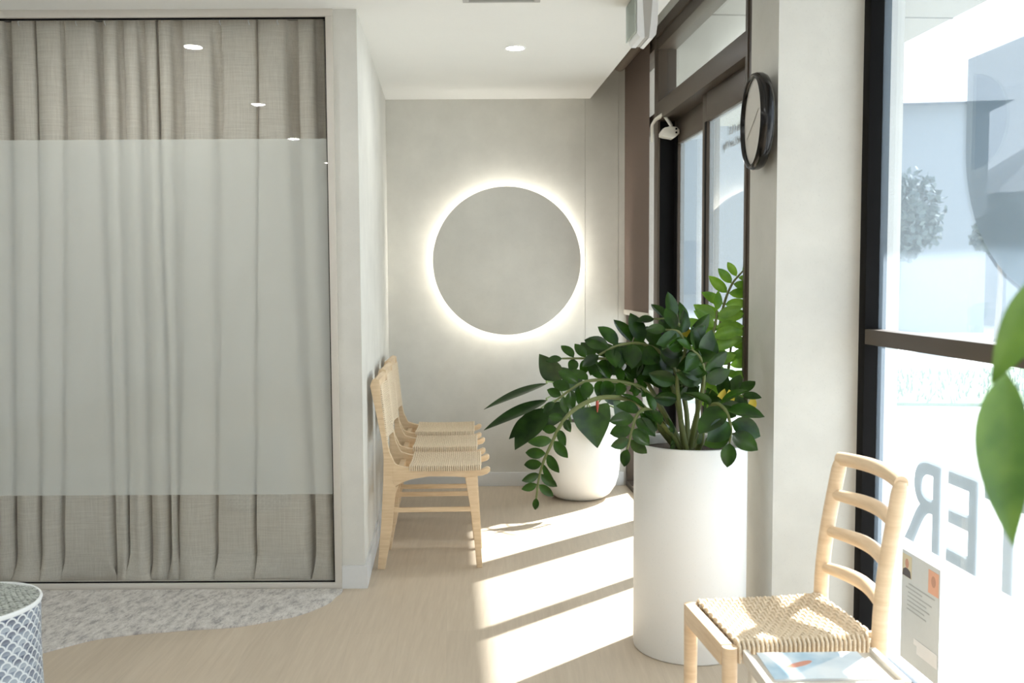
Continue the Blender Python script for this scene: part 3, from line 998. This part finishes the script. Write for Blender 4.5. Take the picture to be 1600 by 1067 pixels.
# ------------------------------------------------------------------ dining chair (three along the wall)
def make_chair():
    # local: x forward from the wall, y across (0 = near side), origin under the back of the near side
    t = thing('woven_chair', 'blond wood chair with woven cord seat, nearest of the row along the wall', 'chair', (0, 0, 0), group='woven chairs along the alcove wall')
    Wd, T = .345, .028
    post = [(.022, 0), (.042, .22), (.054, .41), (.057, .517), (.051, .59), (.027, .716), (.008, .809), (0, .845), (.009, .871), (.024, .879),
            (.043, .872), (.046, .84), (.048, .78), (.071, .60), (.083, .54), (.101, .49), (.122, .475), (.118, .40), (.104, .328), (.087, .17), (.056, 0)]
    rail = [(.095, .492), (.106, .482), (.122, .476), (.150, .471), (.184, .468), (.188, .450), (.489, .450), (.507, .458), (.524, .467), (.535, .467), (.541, .460), (.540, .449), (.528, .437), (.50, .429),
            (.43, .421), (.375, .427), (.26, .429), (.178, .42), (.137, .406), (.110, .38), (.096, .40)]
    fl = [(.424, .43), (.479, .43), (.490, .22), (.502, 0), (.476, 0), (.458, .22)]
    for y in (0, Wd - T):
        bm = BM(); plate(bm, post, y, y + T, .004); obj('leg', bm, MAT['oak'], t, 40)
        bm = BM(); plate(bm, rail, y - .001, y + T + .001, .004); obj('seat_rail', bm, MAT['oak'], t, 40)
        bm = BM(); plate(bm, fl, y + .002, y + T - .002, .003); obj('leg', bm, MAT['oak'], t, 40)
        bm = BM(); plate(bm, [(.085, .262), (.468, .262), (.462, .284), (.086, .284)], y + .006, y + T - .008, .003); obj('stretcher', bm, MAT['oak'], t, 40)
    bm = BM(); box(bm, .078, .098, T, Wd - T, .32, .345, .003); obj('stretcher', bm, MAT['oak'], t)
    bm = BM(); box(bm, .455, .475, T, Wd - T, .40, .44, .003); obj('cross_rail', bm, MAT['oak'], t)
    bm = BM(); box(bm, .11, .135, T, Wd - T, .41, .45, .003); obj('cross_rail', bm, MAT['oak'], t)
    bm = BM(); plate(bm, [(.008, .835), (.040, .835), (.042, .872), (.026, .879), (.012, .872)], T, Wd - T, .003); obj('back_rail', bm, MAT['oak'], t)
    bm = BM()
    def S(u, v):
        x = .172 + .328 * u; y = -.004 + (Wd + .008) * v
        return Vector((x, y, .474 - .010 * math.sin(PI * v) + .004 * abs(2 * u - 1) ** 3)), Vector((0, 0, 1))
    weave(bm, S, 34, 17, .0050, .0046, .0028, 2, .020)
    box(bm, .174, .498, .004, Wd - .004, .452, .462)
    obj('seat', bm, MAT['cord'], t, 60)
    bm = BM()
    def Bk(u, v):
        z = .585 + .255 * u; x = .073 + (.047 - .073) * ((z - .585) / .255)
        y = T * .45 + (Wd - T * .9) * v
        return Vector((x - .012 * math.sin(PI * v), y, z)), Vector((1, 0, .1)).normalized()
    weave(bm, Bk, 28, 17, .0047, .0045, .0028, 2, .012)
    obj('backrest', bm, MAT['cord'], t, 60)
    return t

def copy_tree(o, parent=None):
    c = o.copy(); COL.objects.link(c)
    if parent is not None: c.parent = parent
    for ch in list(o.children): copy_tree(ch, c)
    return c
proto = make_chair()
labs = ['blond wood chair with woven cord seat, nearest of the row along the wall',
        'middle woven cord chair between two others in the row along the wall',
        'farthest woven cord chair of the row, nearest the back wall']
for i in range(3):
    c = proto if i == 0 else copy_tree(proto)
    y = 4.315 + .488 * i
    c.location = (-0.643 - .0715 * (y - 4.315), y, 0)
    c.rotation_euler = (0, 0, math.radians(2.0))
    c['label'] = labs[i]

# ------------------------------------------------------------------ ladder-back chair (right foreground)
def ladder_chair():
    t = thing('ladder_back_chair', 'pale wooden ladder-back chair with woven seat beside the magazine table', 'chair', (0.672, 2.408, 0), math.radians(7))
    m = MAT['teak']
    hx, hy = .19, .155       # half depth (x), half width (y); faces -x
    zs = .452
    for sy in (-1, 1):
        bm = BM()
        tube(bm, [(-hx + .012, sy * (hy - .004), 0), (-hx + .014, sy * (hy - .004), .25), (-hx + .014, sy * (hy - .004), zs - .002)], [.014, .0175, .0185], 20)
        obj('leg', bm, m, t, 50)
        bm = BM()
        path = spline([(hx + .030, sy * (hy + .002), 0), (hx + .012, sy * (hy + .004), .22), (hx + .006, sy * (hy + .006), .44), (hx + .016, sy * (hy + .006), .60), (hx + .042, sy * (hy + .004), .76), (hx + .056, sy * (hy + .001), .835)], 22)
        tube(bm, path, [.013 + .0065 * min(1, i / 8) for i in range(20)] + [.018, .013], 16)
        obj('leg', bm, m, t, 60)
    # slats
    for z, x in ((.735, hx + .036), (.635, hx + .021), (.535, hx + .010)):
        bm = BM()
        pts = [(x + .032 * math.sin(PI * k / 14), -hy + 2 * hy * k / 14, z + .004 * math.sin(PI * k / 14)) for k in range(15)]
        rr = [.0125 + .0055 * math.sin(PI * k / 14) ** .6 for k in range(15)]
        tube(bm, pts, rr, 14, flat=1.05)
        obj('slat', bm, m, t, 60)
    bm = BM()
    pts = [(hx + .054 + .022 * math.sin(PI * k / 14), -hy - .006 + 2 * (hy + .006) * k / 14, .832 + .006 * math.sin(PI * k / 14)) for k in range(15)]
    tube(bm, pts, [.0175] + [.0185] * 13 + [.0175], 14, flat=1.05)
    obj('top_rail', bm, m, t, 60)
    # seat rails
    bm = BM(); box(bm, -hx - .006, -hx + .024, -hy + .012, hy - .012, zs - .052, zs + .002, .006); obj('seat_rail', bm, m, t)
    bm = BM(); box(bm, hx - .012, hx + .012, -hy + .01, hy - .01, zs - .05, zs - .008, .004); obj('seat_rail', bm, m, t)
    for sy in (-1, 1):
        bm = BM(); tube(bm, [(-hx + .02, sy * (hy - .014), zs - .022), (hx, sy * (hy - .014), zs - .022)], .013, 12); obj('seat_rail', bm, m, t)
        bm = BM(); tube(bm, [(-hx + .02, sy * (hy - .008), .20), (hx + .01, sy * (hy - .004), .20)], .009, 10); obj('stretcher', bm, m, t)
    bm = BM()
    def S(u, v):
        x = -hx + .030 + (2 * hx - .034) * u
        y = -hy + .004 + (2 * hy - .008) * v
        z = zs + .004 - .016 * math.sin(PI * v) * math.sin(PI * min(1, u * 1.1)) + .012 * max(0, u - .75)
        return Vector((x, y, z)), Vector((0, 0, 1))
    weave(bm, S, 30, 17, .0062, .0062, .0042, 3, .045)
    box(bm, -hx + .03, hx - .004, -hy + .012, hy - .012, zs - .040, zs - .024)
    obj('seat', bm, MAT['cord_light'], t, 60)
MAT['cord_light'] = MAT['cord']
ladder_chair()

# ------------------------------------------------------------------ side table and magazine
def side_table():
    t = thing('side_table', 'small pale side table with raised rim in the bottom foreground', 'table', (0.70, 2.115, 0), math.radians(2))
    g = simple('table_paint', lin(212, 205, 192), .5)
    hx, hy, zt = .158, .097, .446
    bm = BM(); box(bm, -hx, hx, -hy, hy, zt - .022, zt - .004, .003); obj('tabletop', bm, g, t)
    bm = BM()
    box(bm, -hx, -hx + .014, -hy, hy, zt - .006, zt + .008, .002); box(bm, hx - .014, hx, -hy, hy, zt - .006, zt + .008, .002)
    box(bm, -hx + .014, hx - .014, -hy, -hy + .012, zt - .006, zt + .006, .002)
    obj('rim', bm, g, t)
    for sx in (-1, 1):
        for sy in (-1, 1):
            bm = BM(); tube(bm, [(sx * (hx - .02), sy * (hy - .02), 0), (sx * (hx - .02), sy * (hy - .02), zt - .02)], [.009, .012], 12)
            obj('leg', bm, g, t)
    # magazine
    g = N('magazine_cover')
    v = g.obj()
    sep = g.n('SeparateXYZ'); g.link(v, sep.inputs[0])
    n = g.noise(g.obj((1, 1, 1)), 9, 3)
    c = g.ramp(n, [(0.35, lin(150, 186, 208)), (0.5, lin(196, 218, 230)), (0.62, lin(232, 240, 244))])
    # diagonal white wedge printed on the right
    d = g.math('SUBTRACT', g.math('MULTIPLY', sep.outputs[0], .75), g.math('ADD', sep.outputs[1], .0))
    wedge = g.ramp(g.math('ADD', d, .5), [(0.50, (0, 0, 0, 1)), (0.505, (1, 1, 1, 1))])
    c = g.mix(g.math('MULTIPLY', wedge, .7), c, lin(226, 236, 240))
    # orange streak
    dx = g.math('ADD', sep.outputs[0], .045); dy = g.math('SUBTRACT', sep.outputs[1], .012)
    l1 = g.math('ADD', g.math('MULTIPLY', dx, .9), g.math('MULTIPLY', dy, .45))
    l2 = g.math('SUBTRACT', g.math('MULTIPLY', dy, .9), g.math('MULTIPLY', dx, .45))
    q = g.math('ADD', g.math('POWER', g.math('DIVIDE', g.math('ABSOLUTE', l1), .040), 2), g.math('POWER', g.math('DIVIDE', g.math('ABSOLUTE', g.math('ADD', l2, g.math('MULTIPLY', n, .02))), .011), 2))
    st = g.math('LESS_THAN', q, 1.0)
    c = g.mix(st, c, lin(206, 140, 116))
    g.bsdf(c, .25)
    tm = thing('magazine', 'magazine with pale blue cover and orange streak lying on the side table', 'magazine', (0.690, 2.128, zt - .0035), math.radians(1))
    bm = BM(); box(bm, -.117, .117, -.072, .072, 0, .0055); obj('pages', bm, MAT['white_pl'], tm)
    bm = BM(); box(bm, -.119, .119, -.074, .074, .0055, .0065)
    obj('cover', bm, g.m, tm)
side_table()

# ------------------------------------------------------------------ patterned stool bottom left
def stool():
    t = thing('patterned_stool', 'round stool with blue and white scale pattern at the bottom left', 'stool', (-1.492, 2.567, 0))
    g = N('scale_pattern')
    v = g.obj()
    s = g.n('SeparateXYZ'); g.link(v, s.inputs[0])
    ang = g.math('ARCTAN2', s.outputs[1], s.outputs[0])
    a = g.math('MULTIPLY', ang, 34 / (2 * PI))
    b = g.math('DIVIDE', s.outputs[2], 0.0162)
    # overlapping scales: rows staggered by half, arcs from circle distance
    row = g.math('FLOOR', b)
    fb = g.math('SUBTRACT', b, row)
    sh = g.math('MULTIPLY', g.math('MODULO', g.math('ADD', row, 200), 2), .5)
    aa = g.math('ADD', a, sh)
    ca = g.math('FLOOR', aa)
    fa = g.math('SUBTRACT', g.math('SUBTRACT', aa, ca), .5)
    dist = g.math('SQRT', g.math('ADD', g.math('POWER', g.math('ABSOLUTE', fa), 2), g.math('POWER', g.math('MULTIPLY', fb, .5), 2)))
    line = g.ramp(dist, [(0.35, (0, 0, 0, 1)), (0.41, (1, 1, 1, 1)), (0.48, (1, 1, 1, 1)), (0.54, (0, 0, 0, 1))])
    cmb = g.n('CombineXYZ'); g.link(ca, cmb.inputs[0]); g.link(row, cmb.inputs[1])
    wn = g.n('TexWhiteNoise'); g.link(cmb.outputs[0], wn.inputs['Vector'])
    inner = g.ramp(wn.outputs['Value'], [(0.0, lin(62, 70, 92)), (0.5, lin(104, 116, 134)), (0.9, lin(150, 160, 170))])
    inner = g.mix(g.ramp(fb, [(0.0, (0, 0, 0, 1)), (0.9, (1, 1, 1, 1))]), g.mix(.3, inner, lin(205, 210, 212)), inner)
    c = g.mix(line, inner, lin(222, 226, 226))
    g.bsdf(c, .45, bump=line, bstr=.5, bdist=.003)
    bm = BM()
    lathe(bm, [(0.165, 0), (.186, .004), (.189, .02), (.186, .10), (.181, .22), (.1795, .33), (.182, .42), (.1845, .445)], 96)
    obj('side', bm, g.m, t, 50)
    bm = BM(); lathe(bm, [(.1845, .440), (.187, .447), (.185, .452), (.180, .452), (.178, .446)], 96)
    obj('rim', bm, simple('stool_piping', lin(226, 228, 226), .6), t, 60)
    # ribbed woven top
    g2 = N('stool_top_weave')
    n = g2.noise(g2.obj((60, 160, 1), (0, 0, math.radians(20))), 1.2, 3)
    c = g2.ramp(n, [(0.35, lin(120, 124, 118)), (0.6, lin(176, 180, 172))])
    g2.bsdf(c, .8, bump=n, bstr=.5, bdist=.003)
    bm = BM()
    for k in range(30):
        y = -.17 + .34 * (k + .5) / 30
        hw = math.sqrt(max(0, .179 ** 2 - y * y))
        nseg = 24
        pts = [(-hw + 2 * hw * i / nseg, y, .4465 + .0018 * math.cos(i * PI + k * PI)) for i in range(nseg + 1)]
        tube(bm, pts, .0062, 6, flat=.8)
    bmesh.ops.rotate(bm, verts=bm.verts, matrix=Matrix.Rotation(math.radians(-20), 3, 'Z'))
    lathe(bm, [(0, .442), (.18, .442)], 48)
    obj('cushion_top', bm, g2.m, t, 60)
stool()

# ------------------------------------------------------------------ plants
def leaf(bm, base, d, nrm, L, Wd, fold=.25, curl=.15, shape='obov', seg=7, bend=0.0):
    d = Vector(d).normalized(); nrm = Vector(nrm)
    nrm = (nrm - d * nrm.dot(d)).normalized()
    side = d.cross(nrm)
    def wid(t):
        if shape == 'obov': return math.sin(PI * min(1, t ** .85)) ** .75 * (1 - .15 * (1 - t))
        if shape == 'heart': return (math.sin(PI * t ** .55) ** .8) * (1.05 - .35 * t)
        return math.sin(PI * t ** .8) ** .9
    rows = []
    lobes = shape == 'heart'
    for i in range(seg + 1):
        t = i / seg
        w_ = max(.02, wid(t)) * Wd / 2
        if i in (0, seg): w_ = 0.0008
        p = Vector(base) + d * L * t - nrm * curl * L * t * t + side * bend * L * t * t
        back = d * (-.16 * L * math.sin(PI * min(1, t * 2.6)) if lobes and t < .38 else 0)
        row = []
        for k, f in enumerate((-1, -.5, 0, .5, 1)):
            q = p + side * w_ * f + nrm * fold * w_ * abs(f) ** 1.3
            if lobes: q += back * abs(f)
            row.append(bm.verts.new(q))
        rows.append(row)
    for a, b in zip(rows, rows[1:]):
        for k in range(4): bm.faces.new((a[k], a[k + 1], b[k + 1], b[k]))

STEMS = dict(
 z1=[(0.562,3.380,0.746), (0.486,3.300,0.838), (0.435,3.250,0.897), (0.368,3.200,0.925), (0.287,3.180,0.928), (0.211,3.160,0.897), (0.162,3.150,0.847), (0.130,3.150,0.783), (0.104,3.160,0.722), (0.087,3.170,0.659), (0.079,3.180,0.592)],
 z2=[(0.585,3.420,0.739), (0.547,3.400,0.835), (0.472,3.360,0.927), (0.411,3.320,0.959), (0.331,3.300,0.975), (0.252,3.280,0.973), (0.196,3.270,0.944), (0.144,3.270,0.904)],
 z3=[(0.606,3.450,0.734), (0.543,3.450,0.851), (0.457,3.420,0.989), (0.375,3.400,1.035), (0.282,3.380,1.044), (0.175,3.360,1.046)],
 z4=[(0.636,3.450,0.733), (0.629,3.450,0.850), (0.595,3.420,0.970), (0.531,3.380,1.059), (0.449,3.360,1.097), (0.367,3.330,1.092), (0.298,3.300,1.062)],
 z5=[(0.669,3.500,0.725), (0.680,3.500,0.843), (0.667,3.500,1.008), (0.622,3.450,1.129), (0.567,3.400,1.177), (0.501,3.380,1.183)],
 z6=[(0.607,3.350,0.751), (0.590,3.38,0.860), (0.560,3.420,0.970), (0.504,3.420,1.028), (0.434,3.420,1.039), (0.361,3.420,0.999)],
 z7=[(0.721,3.580,0.711), (0.760,3.660,0.821), (0.791,3.720,0.963), (0.807,3.750,1.085), (0.828,3.760,1.210), (0.860,3.760,1.298), (0.902,3.760,1.350)],
 z8=[(0.727,3.550,0.716), (0.786,3.640,0.823), (0.836,3.720,0.937), (0.855,3.750,1.035), (0.869,3.760,1.147)],
 z9=[(0.663,3.350,0.750), (0.654,3.250,0.845), (0.665,3.150,0.909), (0.687,3.080,0.901), (0.700,3.050,0.847), (0.694,3.040,0.799)],
 z10=[(0.573,3.350,0.751), (0.501,3.250,0.846), (0.447,3.180,0.889), (0.407,3.120,0.876), (0.388,3.100,0.826), (0.374,3.100,0.770)],
 z11=[(0.639,3.400,0.742), (0.651,3.350,0.853), (0.662,3.300,0.982), (0.647,3.280,1.050), (0.610,3.260,1.085)],
 z12=[(0.653,3.500,0.725), (0.708,3.550,0.908), (0.737,3.580,1.049), (0.764,3.600,1.155), (0.769,3.600,1.204)],
 z13=[(0.671,3.450,0.733), (0.717,3.450,0.827), (0.779,3.420,0.900), (0.820,3.400,0.907)],
 z14=[(0.611,3.400,0.742), (0.590,3.360,0.863), (0.577,3.340,0.978), (0.596,3.300,1.071), (0.574,3.280,1.139), (0.526,3.280,1.150)],
)
# stem: (first leaf position along stem, leaf pairs, length, width, material, normal bias)
SPEC = dict(
 z1=(.62, 7, .060, .034, 'leaf'), z2=(.42, 9, .070, .044, 'leaf'), z3=(.45, 9, .070, .044, 'leaf'), z4=(.40, 8, .092, .060, 'leaf'),
 z5=(.45, 6, .088, .056, 'leaf'), z6=(.40, 9, .082, .054, 'leaf'), z7=(.42, 9, .082, .040, 'leaf_light'), z8=(.40, 8, .084, .040, 'leaf_light'),
 z9=(.28, 7, .098, .070, 'leaf'), z10=(.22, 8, .074, .052, 'leaf'), z11=(.50, 6, .088, .058, 'leaf'), z12=(.48, 7, .092, .046, 'leaf_light'),
 z13=(.60, 4, .080, .050, 'leaf'), z14=(.40, 7, .088, .056, 'leaf'),
)

def zz_plant():
    base = (0.635, 3.40, 0)
    t = thing('potted_zz_plant', 'arching glossy green plant in the tall white cylinder pot by the door', 'plant', base)
    R_ = .200
    bm = BM()
    lathe(bm, [(0, .0), (R_ - .006, .0), (R_, .006), (R_, .738), (R_ - .003, .744), (R_ - .010, .745), (R_ - .016, .742), (R_ - .018, .735), (R_ - .018, .70)], 96)
    obj('pot', bm, MAT['pot'], t, 50)
    bm = BM()
    lathe(bm, [(0, .712), (.08, .714), (R_ - .017, .708)], 48)
    for v in bm.verts: v.co.z += .006 * noise.noise(v.co * 40)
    obj('soil', bm, MAT['soil'], t)
    rnd = random.Random(21)
    for k, pts in STEMS.items():
        P = spline([(pts[0][0] * .5 + .635 * .5, pts[0][1] * .5 + 3.4 * .5, .70)] + pts, 60)
        bm = BM()
        n = len(P)
        tube(bm, P, [.0105 * (1 - .78 * i / n) + .001 for i in range(n)], 8)
        st = obj('stem', bm, MAT['stem'], t, 60, world=True)
        t0, pairs, L, Wd, mt = SPEC[k]
        bm = BM()
        for i in range(pairs + 1):
            f = t0 + (1 - t0) * i / pairs
            idx = min(n - 1, int(f * (n - 1)))
            p = P[idx]
            tg = (P[min(n - 1, idx + 1)] - P[max(0, idx - 1)]).normalized()
            nb = Vector((rnd.uniform(-.3, .3), -.75 + rnd.uniform(-.2, .2), .65 + rnd.uniform(-.2, .2)))
            nb = (nb - tg * nb.dot(tg)).normalized()
            sd = tg.cross(nb)
            sc = (.72 + .5 * math.sin(PI * min(1, .15 + i / pairs * .8))) * rnd.uniform(.88, 1.08)
            if i == pairs:
                leaf(bm, p, tg + Vector((0, 0, -.1)), nb, L * sc, Wd * sc, .22, .12)
                continue
            for s_ in (-1, 1):
                d = tg * rnd.uniform(.35, .6) + sd * s_ + nb * rnd.uniform(.05, .35) + Vector((0, 0, -.12))
                nn = nb + sd * s_ * rnd.uniform(-.5, .2) + Vector([rnd.uniform(-.25, .25) for _ in range(3)])
                leaf(bm, p + d * .004, d, nn, L * sc * rnd.uniform(.9, 1.08), Wd * sc, rnd.uniform(.12, .35), rnd.uniform(.05, .25))
        obj('leaflets', bm, MAT[mt], st, 80, world=True)
    bm = BM()
    for p, d in (((.735, 3.40, .885), (.3, -.5, .8)), ((.775, 3.38, .880), (-.2, -.4, .9)), ((.855, 3.42, .85), (.1, -.4, .9)), ((.615, 3.33, 1.12), (-.3, -.3, .5))):
        leaf(bm, p, d, (0, -.8, -.4), .055, .034)
    o = obj('yellow_leaves', bm, MAT['leaf_yellow'], t, 80, world=True)
    o['label'] = 'yellowing leaves'
zz_plant()

def broad_plant():
    c = Vector((.408, 5.775, 0))
    t = thing('potted_broadleaf_plant', 'large heart-leaved plant in the rounded white pot by the back wall', 'plant', c)
    bm = BM()
    prof = [(0, 0), (.125, 0), (.150, .006), (.185, .030), (.215, .075), (.232, .130), (.240, .190), (.243, .260), (.242, .36), (.238, .46), (.236, .480), (.230, .487), (.222, .484), (.220, .470), (.220, .43)]
    lathe(bm, prof, 96)
    obj('pot', bm, MAT['pot'], t, 50)
    bm = BM(); lathe(bm, [(0, .445), (.221, .44)], 48); obj('soil', bm, MAT['soil'], t)
    LV = [((0.203, 5.55, 0.716), (-0.149, 5.35, 0.635), .085, (.1, -.25, 1), 'leaf', .0),
          ((0.201, 5.5, 0.625), (-0.148, 5.3, 0.524), .10, (.15, -.35, 1), 'leaf', .0),
          ((0.194, 5.5, 0.577), (0.015, 5.35, 0.385), .17, (-.5, -.85, .5), 'leaf', .1),
          ((0.28, 5.6, 0.718), (0.163, 5.55, 0.877), .13, (-.3, -.9, .2), 'leaf', .1),
          ((0.445, 5.5, 0.585), (0.488, 5.45, 0.364), .235, (.1, -1, .2), 'heart', .05),
          ((0.601, 5.55, 0.583), (0.554, 5.6, 0.70), .12, (.3, -.8, .3), 'leaf', .1),
          ((0.661, 5.55, 0.504), (0.589, 5.5, 0.612), .12, (.3, -.8, .3), 'leaf', .1),
          ((0.141, 5.6, 0.53), (-0.014, 5.5, 0.41), .09, (0, -.8, .6), 'leaf', .1),
          ((0.505, 5.6, 0.668), (0.681, 5.5, 0.723), .11, (0, -.6, .8), 'leaf', .1),
          ((0.4, 5.7, 0.656), (0.304, 5.7, 0.791), .12, (0, -.9, .3), 'leaf', .1),
          ((0.30, 5.6, 0.60), (0.18, 5.45, 0.47), .13, (-.2, -.9, .4), 'leaf', .1)]
    for b, e, wd, nr, sh, cu in LV:
        b, e = Vector(b), Vector(e)
        bm = BM()
        root = c + Vector(((b.x - c.x) * .22, (b.y - c.y) * .22, .44))
        mid = (root + b) / 2 + Vector((0, 0, .10))
        tube(bm, spline([root, mid, b + Vector((0, 0, .012)), b], 16), .0045, 8)
        st = obj('petiole', bm, MAT['stem2'], t, 60, world=True)
        bm = BM()
        leaf(bm, b, e - b + Vector(nr).normalized() * cu * .1, nr, (e - b).length * 1.04, wd, .18, .10, 'heart' if sh == 'heart' else 'leaf', 14)
        obj('leaf', bm, MAT['leaf_dark'], st, 80, world=True)
    bm = BM()
    tube(bm, [(.487, 5.49, .645), (.489, 5.485, .60), (.488, 5.48, .555)], [.005, .010, .003], 8)
    o = obj('bud', bm, simple('red_bud', lin(150, 62, 44), .5), t, 60, world=True)
    o['label'] = 'reddish flower bud'
broad_plant()

def fore_plant():
    t = thing('potted_foreground_plant', 'out-of-focus green leaves hanging at the right edge of the picture', 'plant', (0.66, 0.93, 0))
    bm = BM()
    lathe(bm, [(0, 0), (.13, 0), (.14, .01), (.16, .36), (.155, .37), (.148, .36), (.146, .33)], 64); obj('pot', bm, MAT['pot'], t, 50)
    bm = BM(); lathe(bm, [(0, .335), (.147, .33)], 32); obj('soil', bm, MAT['soil'], t)
    bm = BM()
    P = spline([(.66, .93, .33), (.67, .93, .8), (.64, .92, 1.25), (.56, .91, 1.36), (.50, .90, 1.33)], 40)
    tube(bm, P, [.008 * (1 - .6 * i / 40) for i in range(40)], 8)
    st = obj('stem', bm, MAT['stem'], t, 60, world=True)
    # two hanging leaves in view, a few more beyond the frame edge
    specs = [((.505, .90, 1.335), (-.050, .0, -.104), (-.35, -1, .1), .040, .118),
             ((.466, .90, 1.238), (-.034, -.01, -.150), (.0, -1, .1), .056, .160),
             ((.56, .91, 1.36), (.05, -.02, -.12), (.2, -1, .2), .06, .15),
             ((.62, .92, 1.30), (.08, -.02, -.10), (.3, -1, .2), .06, .14)]
    for b, d, nr, wd, L in specs:
        bm = BM()
        leaf(bm, b, d, nr, L, wd, .25, .12, 'leaf', 14, -.32 if b[0] == .466 else 0)
        obj('leaf', bm, MAT['leaf_fore'], st, 80, world=True)
fore_plant()

# ------------------------------------------------------------------ flyer on the shopfront glass
def flyer():
    t = thing('flyer', 'white flyer with two small portrait photos taped to the shopfront glass', 'poster', W(3.14, .34, .2))
    s0, s1, z1, z0 = 3.018, 3.262, .433, .07
    def quad(nm, a, b, c, d, o_, m, th=.0006):
        bm = BM(); wbox(bm, a, b, o_, o_ + th, c, d); return obj(nm, bm, m, t, 0, world=True)
    quad('sheet', s0, s1, z0, z1, .3465, simple('paper', lin(206, 212, 214), .7), .001)
    ph = simple('portrait_background', lin(214, 206, 178), .6)
    quad('portrait', s0 + .004, s0 + .066, z1 - .085, z1 - .012, .3455, ph)
    quad('portrait', s1 - .070, s1 - .008, z1 - .090, z1 - .016, .3455, simple('portrait_peach', lin(226, 176, 150), .6))
    skin = simple('printed_skin', lin(196, 150, 128), .6); dk = simple('printed_dark', lin(92, 88, 92), .6)
    bm = BM()
    vs = [bm.verts.new(W(s0 + .036 + .012 * math.cos(a), .3452, z1 - .040 + .016 * math.sin(a))) for a in [2 * PI * k / 16 for k in range(16)]]
    bm.faces.new(vs); obj('printed_face', bm, skin, t, 0, world=True)
    bm = BM()
    vs = [bm.verts.new(W(s1 - .038 + .014 * math.cos(a), .3452, z1 - .048 + .018 * math.sin(a))) for a in [2 * PI * k / 16 for k in range(16)]]
    bm.faces.new(vs); obj('printed_face', bm, skin, t, 0, world=True)
    bm = BM()
    vs = [bm.verts.new(W(s0 + .036 + x, .3453, z1 + z)) for x, z in ((-.030, -.084), (.028, -.084), (.022, -.062), (.006, -.056), (-.010, -.056), (-.026, -.064))]
    bm.faces.new(vs); obj('printed_jacket', bm, dk, t, 0, world=True)
    bm = BM()
    rnd = random.Random(2)
    for k in range(7):
        z = z1 - .105 - .014 * k
        a = s0 + .03 + rnd.uniform(0, .02)
        wbox(bm, a, a + rnd.uniform(.10, .17), .3452, .3456, z, z + .004)
    obj('printed_lines', bm, simple('printed_grey', lin(178, 184, 186), .6), t, 0, world=True)
    bm = BM(); wbox(bm, s0 + .09, s1 - .005, .3452, .3456, .145, .165); wbox(bm, s0 + .11, s1 - .005, .3452, .3456, .12, .145)
    obj('printed_bench', bm, MAT['white_pl'], t, 0, world=True)
flyer()
